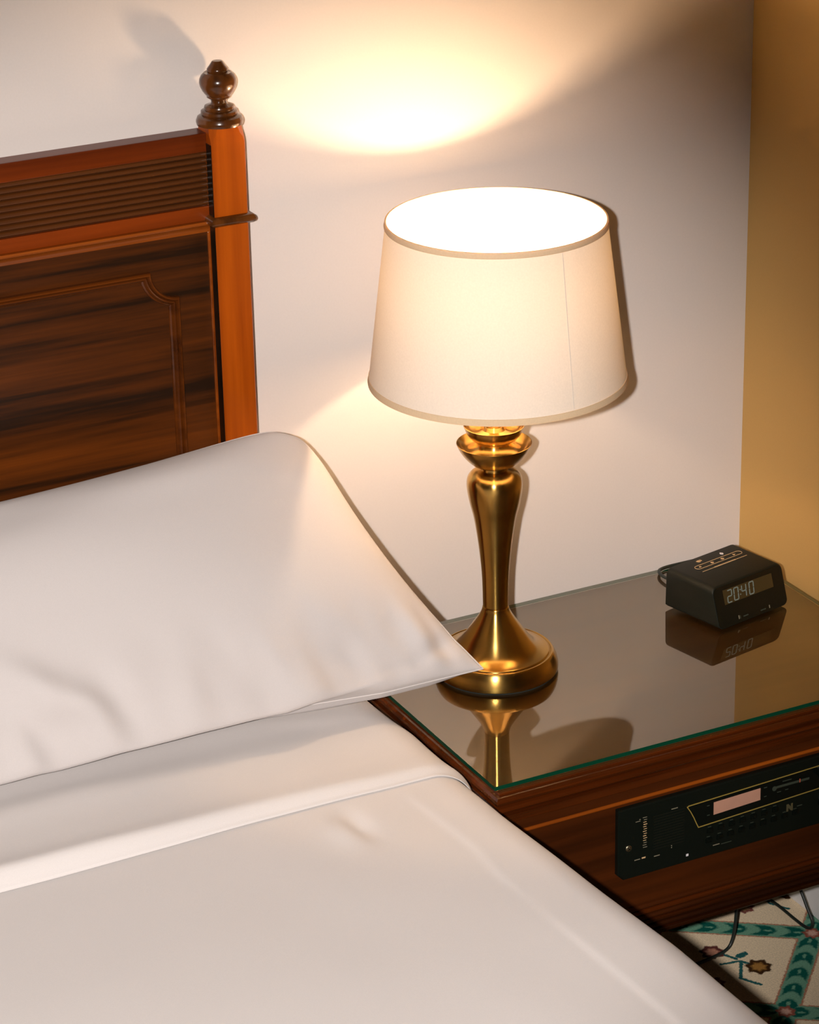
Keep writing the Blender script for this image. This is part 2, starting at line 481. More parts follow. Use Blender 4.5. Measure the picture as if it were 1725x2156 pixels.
    col = g.mix(lv, col, (0.005, 0.105, 0.080))
    def seg(pA, pB, wdt):
        # distance to a segment given in metres relative to cell point pA
        _, ux, uy = dist(pA)
        bx, by = pB[0] - pA[0], pB[1] - pA[1]; l2 = bx * bx + by * by
        h = g.m('ADD', g.m('MULTIPLY', ux, bx / l2), g.m('MULTIPLY', uy, by / l2), clamp=True)
        qx = g.m('SUBTRACT', ux, g.m('MULTIPLY', h, bx)); qy = g.m('SUBTRACT', uy, g.m('MULTIPLY', h, by))
        return g.below(g.m('SQRT', g.m('ADD', g.m('MULTIPLY', qx, qx), g.m('MULTIPLY', qy, qy))), wdt, 0.0015)
    A_, B_ = (0.324, -0.212), (0.3615, -0.277)
    st = None
    for pa, pb, wd in [((0.3175, -0.2455), (0.347, -0.252), 0.0025), ((0.347, -0.252), B_, 0.0025), ((0.333, -0.222), (0.345, -0.244), 0.0025),
                       ((0.345, -0.256), (0.322, -0.290), 0.0027), ((0.322, -0.290), (0.338, -0.318), 0.0027), ((0.352, -0.240), (0.362, -0.238), 0.0055)]:
        k = seg(pa, pb, wd)
        st = k if st is None else g.m('MAXIMUM', st, k)
    col = g.mix(st, col, (0.02, 0.12, 0.12))
    for pt, rad, c0, c1 in ((A_, 0.017, (0.12, 0.035, 0.03), (0.50, 0.24, 0.16)), (B_, 0.018, (0.055, 0.024, 0.008), (0.40, 0.20, 0.05)), (N2, 0.013, (0.30, 0.09, 0.06), (0.62, 0.38, 0.30)), ((0.432, -0.130), 0.015, (0.22, 0.07, 0.06), (0.50, 0.30, 0.14))):
        d, _, _ = dist(pt)
        col = g.mix(g.below(d, rad, 0.003), col, c0)
        col = g.mix(g.below(d, rad * 0.55, 0.005), col, c1)
    # tufts
    nz2 = nt.nodes.new('ShaderNodeTexNoise'); nz2.inputs['Scale'].default_value = 420; nz2.inputs['Detail'].default_value = 3
    L.new(tc.outputs['Object'], nz2.inputs['Vector'])
    k = g.m('MULTIPLY_ADD', nz2.outputs['Fac'], 0.8, 0.60)
    sc = nt.nodes.new('ShaderNodeVectorMath'); sc.operation = 'SCALE'
    L.new(col, sc.inputs[0]); L.new(k, sc.inputs['Scale']); L.new(sc.outputs[0], b.inputs['Base Color'])
    bp = nt.nodes.new('ShaderNodeBump'); bp.inputs['Strength'].default_value = 0.18; bp.inputs['Distance'].default_value = 0.002
    L.new(nz2.outputs['Fac'], bp.inputs['Height']); L.new(bp.outputs[0], b.inputs['Normal'])
    b.inputs['Roughness'].default_value = 1.0; b.inputs['Specular IOR Level'].default_value = 0.05
    return m
M['carpet'] = carpet()

# ------------------------------------------------------------------ room shell
XR = 0.5200            # right wall plane
YB = 0.040             # back wall plane
XL, YF, ZC = -4.6, -6.2, 2.85
struct(obj('floor', boxbm(XL, XR, YF, YB, -0.10, 0.0), M['carpet']), 'cream carpet with teal lattice bands and small brown flowers')
struct(obj('wall_back', boxbm(XL - 0.1, XR + 0.1, YB, YB + 0.1, -0.1, ZC), M['wall']), 'white painted wall behind the bed and lamp')
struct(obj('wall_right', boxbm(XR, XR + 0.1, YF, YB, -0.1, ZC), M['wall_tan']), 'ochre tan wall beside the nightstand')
struct(obj('wall_left', boxbm(XL - 0.1, XL, YF, YB, -0.1, ZC), M['wall_tan']))
struct(obj('wall_front', boxbm(XL - 0.1, XR + 0.1, YF - 0.1, YF, -0.1, ZC), M['wall_tan']))
struct(obj('ceiling', boxbm(XL - 0.1, XR + 0.1, YF - 0.1, YB + 0.1, ZC, ZC + 0.1), M['ceiling']))
struct(obj('baseboard_right', boxbm(XR - 0.012, XR, YF, YB, 0.0, 0.11, 0.002), M['baseboard']), 'white baseboard under the nightstand')
struct(obj('baseboard_back', boxbm(XL, XR - 0.012, YB - 0.012, YB, 0.0, 0.11, 0.002), M['baseboard']))

# ------------------------------------------------------------------ bed frame with headboard
PX, PY = -0.3087, -0.028          # right post axis
PXL = -1.752                      # left post axis
BED0 = Vector((-1.03, -0.03, 0))
bed = empty('bed', BED0)
tag(bed, 'dark mahogany bed with panelled headboard and turned post finials', 'bed')
def B(bm, name, m, parent=bed, smooth=None):
    o = obj(name, bm, m, None, smooth)
    o.parent = parent
    inv = Matrix.Translation(-BED0)
    if parent is bed: o.matrix_parent_inverse = inv
    return o
HX0, HX1 = PXL + 0.022, PX - 0.022
YPAN = -0.030
B(boxbm(HX0, HX1, YPAN, -0.010, 0.30, 1.158), 'headboard_panel', M['wood_panel'])
tr = B(boxbm(HX0, HX1, -0.036, -0.008, 1.2505, 1.2745, 0.0012), 'top_rail', M['wood_rail'])
# reeded rail : flat backing with nine rounded reeds
rr = B(boxbm(HX0, HX1, -0.031, -0.010, 1.181, 1.2505), 'reeded_rail', M['wood_dark'])
NREED = 9; RP = 0.0692 / NREED
def reed_mesh(x0, x1, r, depth, n=8):
    bm = bmesh.new()
    A, C_ = [], []
    for i in range(n + 1):
        a = PI * i / n
        A.append(bm.verts.new((x0, -depth * math.sin(a), r * math.cos(a)))); C_.append(bm.verts.new((x1, -depth * math.sin(a), r * math.cos(a))))
    for i in range(n):
        bm.faces.new((A[i], A[i + 1], C_[i + 1], C_[i]))
    bm.faces.new(A); bm.faces.new(C_[::-1]); bm.faces.new((A[0], C_[0], C_[-1], A[-1]))
    return bm
reed0 = None
for i in range(NREED):
    z = 1.1818 + RP * (i + 0.5)
    if reed0 is None:
        reed0 = obj('reed', reed_mesh(HX0, HX1, RP * 0.46, 0.0048), M['wood_reed'], None, 40)
        o = reed0
    else:
        o = reed0.copy(); COL.objects.link(o)
    o.parent = rr; o.location = (0, -0.031, z)
B(boxbm(HX0, HX1, -0.036, -0.010, 1.1625, 1.181, 0.001), 'lower_rail', M['wood_rail'])
# cove moulding under the lower rail
bm = bmesh.new()
prof = [(-0.030, 1.1625), (-0.0415, 1.1625), (-0.0425, 1.1605), (-0.0415, 1.1585), (-0.0385, 1.157), (-0.0355, 1.154), (-0.0335, 1.1505), (-0.0330, 1.147), (-0.030, 1.147)]
a = [bm.verts.new((HX0, y, z)) for y, z in prof]; c = [bm.verts.new((HX1, y, z)) for y, z in prof]
for i in range(len(prof)):
    j = (i + 1) % len(prof); bm.faces.new((a[i], a[j], c[j], c[i]))
bm.faces.new(a); bm.faces.new(c[::-1])
B(bm, 'rail_moulding', M['wood_trim'], smooth=30)
# framed inset moulding with notched (scooped) corners
def notch_path(x0, x1, z0, z1, rn, n=10):
    P = []
    # travel so that 'left' is inside : counter-clockwise in (x,z)
    corners = [((x0, z0), 90, 0), ((x1, z0), 180, 90), ((x1, z1), 270, 180), ((x0, z1), 360, 270)]
    for (cx, cz), a0, a1 in corners:
        for i in range(n + 1):
            a = math.radians(a0 + (a1 - a0) * i / n)
            P.append((cx + rn * math.cos(a), cz + rn * math.sin(a)))
    # small shoulders at the scoops
    return P
mid = (HX0 + HX1) / 2
def moulding(x0, x1):
    bm = bmesh.new()
    path = notch_path(x0, x1, 0.46, 1.107, 0.037)
    prof = [(0.0, 0.0), (0.0, 0.0045), (0.0012, 0.0060), (0.0030, 0.0062), (0.0042, 0.0048), (0.0052, 0.0030), (0.0062, 0.0042), (0.0078, 0.0046), (0.0092, 0.0036), (0.0105, 0.0018), (0.0125, 0.0010), (0.0132, 0.0)]
    sweep(bm, path, prof, lambda u, v, h: (u, YPAN - h * 1.6, v))
    return bm
x_in = -0.3785
width_each = (mid - 0.03) - (HX0 + (HX1 - x_in))
mm = moulding(mid + 0.03, x_in)
B(mm, 'panel_moulding', M['wood_mould'], smooth=25)
B(moulding(HX0 + (HX1 - x_in), mid - 0.03), 'panel_moulding', M['wood_mould'], smooth=25)
# end bead where the panel meets the post
B(boxbm(HX1 - 0.0035, HX1, -0.033, -0.012, 0.30, 1.147, 0.0008), 'edge_bead', M['wood_trim'])

def tongue_bm():
    hx, hy = 0.0227, 0.024
    bm = bmesh.new()
    rings = []
    for z, c, sh in ((1.262, 0.0013, 0), (1.268, 0.0030, 0), (1.273, 0.0065, 0.0), (1.2835, 0.0085, 0.0012)):
        X, Y = hx - sh, hy - sh
        P = [(X - c, -Y), (X, -Y + c), (X, Y - c), (X - c, Y), (-X + c, Y), (-X, Y - c), (-X, -Y + c), (-X + c, -Y)]
        rings.append([bm.verts.new((x, y, z)) for x, y in P])
    for A, C_ in zip(rings[:-1], rings[1:]):
        for i in range(8):
            bm.faces.new((A[i], A[(i + 1) % 8], C_[(i + 1) % 8], C_[i]))
    bm.faces.new(rings[0][::-1]); bm.faces.new(rings[-1])
    return bm
def post_lower():
    hx, hy = 0.0227, 0.024
    bm = bmesh.new(); box(bm, -hx, hx, -hy, hy, 0.02125, 1.262)
    ve = [e for e in bm.edges if abs(e.verts[0].co.z - e.verts[1].co.z) > 0.5]
    bmesh.ops.bevel(bm, geom=ve, offset=0.0013, segments=1, profile=0.5, affect='EDGES')
    r = tongue_bm(); me = bpy.data.meshes.new('tmp'); r.to_mesh(me); r.free(); bm.from_mesh(me); bpy.data.meshes.remove(me)
    return bm
FIN = [(0, 1.3607), (0.0056, 1.3605), (0.0066, 1.3597), (0.0097, 1.3550), (0.0128, 1.3512), (0.0132, 1.3490), (0.0122, 1.3460), (0.0128, 1.3452),
       (0.0170, 1.3462), (0.0205, 1.3430), (0.0228, 1.3385), (0.0233, 1.3340), (0.0224, 1.3290), (0.0200, 1.3238), (0.0170, 1.3195), (0.0146, 1.3172), (0.0148, 1.3155), (0.0132, 1.3143),
       (0.0110, 1.3135), (0.0098, 1.3110), (0.0096, 1.3085), (0.0108, 1.3065), (0.0140, 1.3052), (0.0180, 1.3045), (0.0188, 1.3025), (0.0184, 1.3000), (0.0205, 1.2995), (0.0228, 1.2985), (0.0232, 1.2955), (0.0222, 1.2935),
       (0.0240, 1.2930), (0.0275, 1.2912), (0.0293, 1.2875), (0.0296, 1.2850), (0.0288, 1.2815), (0.0262, 1.2790), (0.0225, 1.2782), (0, 1.2782)]
FIN = [(r, z if z > 1.2783 else 1.2835) for r, z in FIN[:-3]] + [(0.0265, 1.2815), (0.0, 1.2815)]
COLL = [(0.0, 0.0), (0.0035, 0.0006), (0.0065, 0.0028), (0.0075, 0.0060), (0.0065, 0.0095), (0.0035, 0.0118), (0.0, 0.0125)]
def make_post(px, suffix_label=None):
    p = B(post_lower(), 'post', M['wood_post'], smooth=20)
    p.matrix_parent_inverse = Matrix.Translation(Vector((px, PY, 0)) - BED0)
    f = obj('finial', lathe(bmesh.new(), FIN, 56), M['wood_turned'], p, 32)
    bm = bmesh.new()
    hx, hy = 0.0225, 0.0238
    loops = []
    for d, h in COLL:
        loops.append([bm.verts.new((sx * (hx + d), sy * (hy + d) if sy < 0 else sy * hy, 1.157 + h)) for sx, sy in ((-1, -1), (1, -1), (1, 1), (-1, 1))])
    for A, C_ in zip(loops[:-1], loops[1:]):
        for i in range(4): bm.faces.new((A[i], A[(i + 1) % 4], C_[(i + 1) % 4], C_[i]))
    bm.faces.new(loops[0][::-1]); bm.faces.new(loops[-1])
    obj('collar', bm, M['wood_turned'], p, 50)
    # thin strip added on inner flank, dark gloss reflection painted as its colour
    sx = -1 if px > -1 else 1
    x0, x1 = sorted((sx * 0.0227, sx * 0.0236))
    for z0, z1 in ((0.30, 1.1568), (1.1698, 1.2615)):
        obj('dark_reflection_strip', boxbm(x0, x1, -0.0228, -0.0085, z0, z1), M['wood_dark_reflection'], p)
    return p
make_post(PX); make_post(PXL)
# rails and foot of the bed (under the bedding)
B(boxbm(PX - 0.012, PX + 0.010, -2.02, -0.053, 0.16, 0.3190, 0.004), 'side_rail', M['wood_case'])
B(boxbm(PXL - 0.010, PXL + 0.012, -2.02, -0.053, 0.16, 0.3190, 0.004), 'side_rail', M['wood_case'])
B(boxbm(PXL, PX, -2.05, -2.02, 0.14, 0.34, 0.004), 'foot_rail', M['wood_case'])
for x in (PX, PXL):
    B(boxbm(x - 0.025, x + 0.025, -2.06, -2.01, 0.02125, 0.34, 0.003), 'leg', M['wood_case'])

bed.scale = (1.0085, 1.0085, 1.0085)
bed.location = (-1.0205, 0.0073, -0.0214)

# ------------------------------------------------------------------ mattress, cover, folded sheet
mat_o = obj('mattress', boxbm(-1.80, -0.255, -1.985, -0.060, 0.302, 0.545, 0.045, 4), M['mattress'], None, 60)
tag(mat_o, 'thick mattress hidden beneath the white bed cover', 'mattress')

def xe(y):
    pts = [(-0.05, -0.214), (-0.24, -0.2095), (-0.57, -0.196), (-0.75, -0.183), (-0.91, -0.170), (-1.11, -0.164), (-2.2, -0.160)]
    for (y0, x0), (y1, x1) in zip(pts[:-1], pts[1:]):
        if y <= y0 and y >= y1:
            k = (y - y0) / (y1 - y0)
            return x0 + (x1 - x0) * k
    return pts[-1][1]
XLE = -1.90; RR_ = 0.062; ZB = 0.562
def bump1(d, wd): return math.exp(-(d / wd) ** 2)
def cover_pt(s, y, off):
    """s in [0,1] across: left hem .. right hem"""
    x_r = xe(y); R = RR_
    flat = (x_r - R) - (XLE + R); arc = R * PI / 2; drop = ZB - R - 0.17
    Ltot = flat + 2 * arc + 2 * drop
    l = s * Ltot
    if l < drop: P = Vector((XLE, y, 0.17 + l)); N = Vector((-1, 0, 0))
    elif l < drop + arc:
        a = (l - drop) / R; P = Vector((XLE + R - R * math.cos(a), y, ZB - R + R * math.sin(a))); N = Vector((-math.cos(a), 0, math.sin(a)))
    elif l < drop + arc + flat: P = Vector((XLE + R + l - drop - arc, y, ZB)); N = Vector((0, 0, 1))
    elif l < drop + 2 * arc + flat:
        a = (l - drop - arc - flat) / R; P = Vector((x_r - R + R * math.sin(a), y, ZB - R + R * math.cos(a))); N = Vector((math.sin(a), 0, math.cos(a)))
    else: P = Vector((x_r, y, ZB - R - (l - drop - 2 * arc - flat))); N = Vector((1, 0, 0))
    x = P.x
    und = 0.0030 * noise.noise(Vector((x * 3.1, y * 2.6, 0.3))) + 0.0012 * noise.noise(Vector((x * 9, y * 7, 4.1)))
    return P + N * (off + und), N, x

def s_samples():
    out = [i / 50 * 0.70 for i in range(50)]
    out += [0.70 + 0.30 * i / 170 for i in range(171)]
    return out
SS = s_samples()
# cover
bm = bmesh.new(); rows = []
ys = [-0.058 - i * 0.0145 for i in range(82)] + [-1.26 - i * 0.05 for i in range(19)]
for y in ys:
    row = []
    for s in SS:
        P, N, x = cover_pt(s, y, 0.0)
        extra = 0.0
        if y < -0.48:
            cp = [(-0.45, -0.314), (-0.54, -0.301), (-0.65, -0.294), (-0.705, -0.299), (-0.87, -0.290), (-1.04, -0.280), (-2.5, -0.25)]
            xc = -0.30
            for (ya, xa), (yb, xb) in zip(cp[:-1], cp[1:]):
                if yb <= y <= ya: xc = xa + (xb - xa) * (y - ya) / (yb - ya)
            fade = min(1, max(0, (-0.48 - y) / 0.05)) * (1.0 - 0.8 * bump1(y + 0.79, 0.06))
            extra += 0.0011 * math.tanh((x - xc) / 0.0035) * math.exp(-abs(x - xc) / 0.030) * fade
            # soft dimple next to the fold
            extra -= 0.007 * bump1(x + 0.385, 0.014) * bump1(y + 0.535, 0.030)
            extra += 0.005 * bump1(x + 0.41, 0.02) * bump1(y + 0.535, 0.030)
        row.append(bm.verts.new(P + N * extra))
    rows.append(row)
grid_faces(bm, rows)
cov = obj('bed_cover', bm, M['cotton'], None, 179)
sm = cov.modifiers.new('thickness', 'SOLIDIFY'); sm.thickness = 0.006; sm.offset = -1
tag(cov, 'smooth white bed cover spread over the mattress in front of the folded band', 'bed cover')
# folded-over sheet band (hem edge towards the camera)
bm = bmesh.new(); rows = []
def foff(x):
    return 0.0070 + 0.0130 * min(1, max(0, (-0.26 - x) / 0.45))
prof = [(-0.060, 0.9), (-0.10, 0.95), (-0.15, 1.0), (-0.20, 1), (-0.24, 1), (-0.27, 1.0), (-0.29, 1.02), (-0.305, 1.1), (-0.32, 1.20), (-0.335, 1.22), (-0.35, 1.12), (-0.37, 1.02), (-0.39, 1), (-0.41, 1.0), (-0.425, 1.03), (-0.436, 1.10), (-0.443, 1.16), (-0.4485, 1.16), (-0.4525, 1.08), (-0.456, 0.92), (-0.4595, 0.72), (-0.463, 0.50), (-0.4665, 0.28), (-0.470, 0.12)]
for y, k in prof:
    row = []
    for s in SS:
        if s < 0.03: continue
        P, N, x = cover_pt(s, y, 0.0)
        wv = 0.0035 * noise.noise(Vector((x * 4.0, 1.7, 0.2))) + 0.002 * math.sin(x * 9)
        wv *= min(1, max(0, (-0.1 - y) / 0.3))
        P2, N2_, _ = cover_pt(s, y + wv, max(0.0024, foff(x) * k))
        if -0.42 < y < -0.24: P2 += N2_ * 0.0015 * noise.noise(Vector((x * 5, y * 10, 8)))
        row.append(bm.verts.new(P2))
    rows.append(row)
grid_faces(bm, rows)
fs = obj('folded_sheet', bm, M['sheet'], None, 179)
sm = fs.modifiers.new('thickness', 'SOLIDIFY'); sm.thickness = 0.0012; sm.offset = -1
tag(fs, 'white sheet folded back in a band below the pillow', 'sheet')

# ------------------------------------------------------------------ pillow
BRc = Vector((-0.100, -0.310, 0.603)); TRc = Vector((-0.238, -0.075, 0.893))
BLc = Vector((-0.930, -0.288, 0.588)); TLc = Vector((-0.860, -0.075, 0.860))
NU, NV = 120, 84
def pil_base(u, v):
    a, b = (u + 1) / 2, (v + 1) / 2
    P = (BLc * (1 - a) + BRc * a) * (1 - b) + (TLc * (1 - a) + TRc * a) * b
    ex = (BRc - BLc).normalized(); ey = (TRc - BRc).normalized()
    # slack edges bow inwards between the corners
    P -= Vector((1, 0, 0)) * 0.020 * (u ** 5) * (1 - v * v)
    P += Vector((0, 0.55, 0.83)) * (-0.010) * (v ** 5) * (1 - u * u) * (1 if v > 0 else 0.2)
    # rounded top corners
    if v > 0: P -= (Vector((0.030 * (1 if u > 0 else -1), 0.010, 0.014))) * (abs(u) * v) ** 9
    # lower seam is tucked under, except near the right ear
    lo = max(0.0, (-v - 0.55) / 0.45) ** 2
    k = min(1, max(0, (-0.24 - P.x) / 0.16))
    P += Vector((0, 0.030, -0.002)) * lo * k
    return P
PN = (BRc - BLc).cross(TLc - BLc).normalized()
if PN.y > 0: PN = -PN
def pil_pt(u, v, side):
    P = pil_base(u, v)
    e = (1 - u ** 2) * (1 - v ** 2)
    eu, ev = max(1 - u * u, 0), max(1 - v * v, 0)
    h = (eu ** 0.58) * (ev ** 0.52)
    T = 0.078 if side > 0 else 0.082
    wr = 0.0
    x = P.x
    if side > 0:
        k_ = min(1, max(0, (-0.22 - x) / 0.16))
        P = P + Vector((0, -0.026, -0.012)) * math.exp(-((v + 0.93) / 0.13) ** 2) * min(1, ev * 6) * k_
        edge_in = min(1, ev * 4) * min(1, eu * 6)
        lower = math.exp(-((v + 0.74) / 0.30) ** 2)
        # soft gathers rising from the lower edge
        wr += 0.0180 * lower * noise.noise(Vector((x * 13 + v * 1.2, v * 1.0, 3.3))) * edge_in
        wr += 0.0080 * lower * noise.noise(Vector((x * 31 + v * 2.0, v * 1.8, 7.3))) * edge_in
        # long diagonal soft folds at the lower left
        k = (x + 0.640) * 0.9 + (v + 0.62) * 0.17
        wr += 0.0150 * math.exp(-(k / 0.030) ** 2) * math.exp(-((v + 0.60) / 0.36) ** 2)
        wr -= 0.0150 * math.exp(-((k + 0.075) / 0.035) ** 2) * math.exp(-((v + 0.60) / 0.36) ** 2)
        wr += 0.0060 * noise.noise(Vector((x * 3.4, v * 1.5, 1.3))) * min(1, e * 3)
        # crease running into the lower right ear
        wr -= 0.0060 * math.exp(-((v + 0.80 - 0.5 * (u - 0.9)) / 0.06) ** 2) * math.exp(-((u - 0.90) / 0.10) ** 2)
        wr += 0.0050 * math.exp(-((v - 0.80) / 0.14) ** 2) * math.sin(x * 13 + 1.0) * min(1, ev * 5)
    else:
        # slack underside sags forward of the seam towards the right ear
        sag = math.exp(-((v + 0.90) / 0.09) ** 2) * min(1, eu * 3)
        P = P + Vector((0, -0.014, -0.010)) * sag
    P = P + PN * (side * T * h + wr)
    P.z = max(P.z, 0.5835) if P.x < -0.2 else P.z
    if side < 0:
        P.z = max(P.z, 0.5855 if P.x < -0.19 else 0.560)
        P.y = min(P.y, -0.055)
    return P
pil = empty('pillow', (-0.5, -0.25, 0.585))
tag(pil, 'plump white pillow propped against the dark wooden headboard', 'pillow')
bm = bmesh.new()
def csp(i, n): # denser near edges
    t = -1 + 2 * i / n
    return math.sin(t * PI / 2) * 0.6 + t * 0.4
us = [csp(i, NU) for i in range(NU + 1)]; vs_ = [csp(i, NV) for i in range(NV + 1)]
us[0] = vs_[0] = -1; us[-1] = vs_[-1] = 1
fr_ = [[bm.verts.new(pil_pt(u, v, 1)) for u in us] for v in vs_]
bk_ = [[fr_[j][i] if (i in (0, NU) or j in (0, NV)) else bm.verts.new(pil_pt(us[i], vs_[j], -1)) for i in range(NU + 1)] for j in range(NV + 1)]
grid_faces(bm, fr_)
for A, C_ in zip(bk_[:-1], bk_[1:]):
    for i in range(NU):
        q = (A[i], C_[i], C_[i + 1], A[i + 1])
        if len(set(q)) == 4:
            try: bm.faces.new(q)
            except ValueError: pass
po = obj('pillowcase', bm, M['pillowcase'], None, 179)
po.parent = pil; po.matrix_parent_inverse = Matrix.Translation(-Vector(pil.location))
# piped seam round the edge
per = [(u, -1) for u in us[:-1]] + [(1, v) for v in vs_[:-1]] + [(u, 1) for u in us[::-1][:-1]] + [(-1, v) for v in vs_[::-1][:-1]]
pp = obj('piping', tube(bmesh.new(), [pil_pt(u, v, 1) + PN * 0.0003 for u, v in per], 0.0010, 8, closed=True), M['piping'], None, 179)
pp.parent = pil; pp.matrix_parent_inverse = Matrix.Translation(-Vector(pil.location))

# ------------------------------------------------------------------ nightstand
ZT = 0.520
NX0, NX1 = -0.172, 0.4925
ns = empty('nightstand', (0.16, -0.24, 0))
tag(ns, 'mahogany nightstand with moulded edges and a built-in black radio panel', 'nightstand')
def NSP(name, bm, m, parent=None, smooth=None):
    o = obj(name, bm, m, None, smooth)
    o.parent = parent or ns
    if parent is None: o.matrix_parent_inverse = Matrix.Translation(-Vector(ns.location))
    return o
# moulded table top
bm = bmesh.new()
path = [(NX0, -0.476), (NX1, -0.476), (NX1, -0.001), (NX0, -0.001)]
prof = [(0.016, 0.514), (0.0090, 0.514), (0.0082, 0.5130), (0.0082, 0.5108), (0.0040, 0.5102), (0.0012, 0.5078), (0.0002, 0.5046), (0.0010, 0.5016), (0.0035, 0.4996), (0.0080, 0.4988), (0.0082, 0.4966), (0.0030, 0.4959), (0.0006, 0.4942), (0.0002, 0.4920), (0.0012, 0.4898), (0.0045, 0.4882), (0.0100, 0.4874), (0.0112, 0.4845), (0.0125, 0.4800)]
loops = sweep(bm, path, prof, lambda u, v, h: (min(u, NX1), min(v, -0.001), h))
bm.faces.new(loops[0]); bm.faces.new(loops[-1][::-1])
NSP('tabletop', bm, [M['wood_edge']], smooth=28)
# veneered field under the glass
NSP('top_veneer', boxbm(NX0 + 0.0125, NX1 - 0.003, -0.4635, -0.004, 0.5135, 0.5143), M['wood_top'])
YC = -0.4625                           # case front
NSP('case', boxbm(-0.160, NX1, YC, -0.012, 0.2432, 0.4805, 0.001), M['wood_case'])
def strip(name, z0, z1, depth, m, prof=None):
    """horizontal moulding across the case front and round its left side"""
    bm = bmesh.new()
    pth = [(-0.160, -0.012), (-0.160, YC), (NX1, YC)]
    n = 7
    pr = []
    if prof is None:
        for i in range(n + 1):
            a = PI * i / n
            pr.append((-depth * math.sin(a), z0 + (z1 - z0) * (0.5 - 0.5 * math.cos(a))))
    else: pr = prof
    sweep(bm, pth, pr, lambda u, v, h: (u, v, h), closed=False)
    return NSP(name, bm, m, smooth=40)
strip('frieze_band', 0.4695, 0.4800, 0.0, M['wood_edge'], [(0, 0.4690), (-0.004, 0.4690), (-0.0045, 0.4700), (-0.0045, 0.4795), (0, 0.4805)])
strip('frieze_bead', 0.4485, 0.4535, 0.0028, M['wood_trim'])
zb0, zb1 = 0.2436, 0.2935
NB = 6; hb = (zb1 - zb0) / NB
for i in range(NB):
    if i == 0: strip('base_moulding', zb0, zb0 + hb * 1.0, 0.0062, M['wood_edge'])
    else: strip('reed', zb0 + hb * i + 0.0004, zb0 + hb * (i + 1) - 0.0004, 0.0042, M['wood_case'] if i % 2 else M['wood_edge'])
for x, y in ((-0.138, -0.44), (-0.138, -0.035), (0.470, -0.44), (0.470, -0.035)):
    NSP('leg', boxbm(x - 0.018, x + 0.018, y - 0.018, y + 0.018, 0.0, 0.2432, 0.002), M['wood_case'])

# built-in radio panel
RX0, RX1, RZ0, RZ1 = 0.0065, 0.372, 0.3415, 0.4445
YR = -0.471
rad = NSP('radio_panel', bmesh.new(), M['black'])
bm = bmesh.new()
c = 0.0085
poly = [(RX0, RZ0 + c), (RX0 + c, RZ0), (RX1 - c, RZ0), (RX1, RZ0 + c), (RX1, RZ1), (RX0, RZ1)]
pr = [(0.0, YC + 0.001), (0.0, YR + 0.0022), (0.0016, YR)]
lps = []
for d, yy in pr:
    q = offset_loop(poly, d); lps.append([bm.verts.new((v.x, yy, v.y)) for v in q])
for A, C_ in zip(lps[:-1], lps[1:]):
    for i in range(6): bm.faces.new((A[i], A[(i + 1) % 6], C_[(i + 1) % 6], C_[i]))
bm.faces.new(lps[-1]); bmesh.ops.recalc_face_normals(bm, faces=bm.faces)
bm.to_mesh(rad.data); bm.free()
rad['label'] = 'black plastic radio panel with gold outline'
def RP_(name, bm, m, smooth=None):
    o = obj(name, bm, m, rad, smooth)
    return o
def rbar(name, cx, cz, wx, wz, m, h=0.0004, y=YR):
    return RP_(name, boxbm(cx - wx / 2, cx + wx / 2, y - h, y + 0.0003, cz - wz / 2, cz + wz / 2), m)
# raised glossy tuner window with gold outline
win = [(0.1078, 0.4238), (0.1105, 0.4256), (0.366, 0.4330), (0.366, 0.3985), (0.1256, 0.3892), (0.1225, 0.3955), (0.1180, 0.4060), (0.1125, 0.4165)]
win = win[::-1]
RP_('tuner_window', extrude_poly(bmesh.new(), win, lambda u, v, h: (u, YR - h, v), -0.0003, 0.0007), M['black_gloss'])
bm = bmesh.new()
sweep(bm, win, [(0.0, 0.0), (0.0, 0.0014), (0.0011, 0.0014), (0.0011, 0.0)], lambda u, v, h: (u, YR - h, v))
RP_('gold_outline', bm, M['gold_print'])
lcd = [(0.1488, 0.4201), (0.2206, 0.4219), (0.2208, 0.4045), (0.1489, 0.4019)]
RP_('lcd_screen', extrude_poly(bmesh.new(), lcd[::-1], lambda u, v, h: (u, YR - h, v), 0.0, 0.0011), M['lcd_pink'])
# tuning scale
RP_('tuning_scale', boxbm(0.2405, 0.2975, YR - 0.0010, YR, 0.4142, 0.4178, 0.0004, 1), M['print_dim'])
bm = bmesh.new(); lathe(bm, [(0, 0), (0.0034, 0), (0.0034, 0.0012), (0, 0.0012)], 20)
for v in bm.verts: v.co = Vector((0.2425 + v.co.x, YR - v.co.z, 0.4152 + v.co.y))
RP_('scale_knob', bm, M['print_dim'])
rbar('red_pointer', 0.2822, 0.4168, 0.0012, 0.0052, M['red'], 0.0014)
for i, (x, z, w_) in enumerate([(0.2284, 0.4206, 0.005), (0.2284, 0.4075, 0.004), (0.1405, 0.4175, 0.004), (0.1410, 0.4035, 0.004), (0.250, 0.4085, 0.006), (0.262, 0.4090, 0.005), (0.262, 0.4225, 0.014)]):
    rbar('window_mark', x, z, w_, 0.0011, M['print_dim'], 0.0010)
# dial ticks of the volume scale
for i in range(14):
    z = 0.4262 - i * 0.00335
    wx = 0.0062 if i in (0, 13) else (0.0046 if i % 3 else 0.0054)
    rbar('scale_tick', 0.0452 + (0.0008 if i % 2 else 0), z, wx, 0.0007 if i not in (3, 8) else 0.0010, M['print'] if 1 < i < 11 else M['print_grey'], 0.0005)
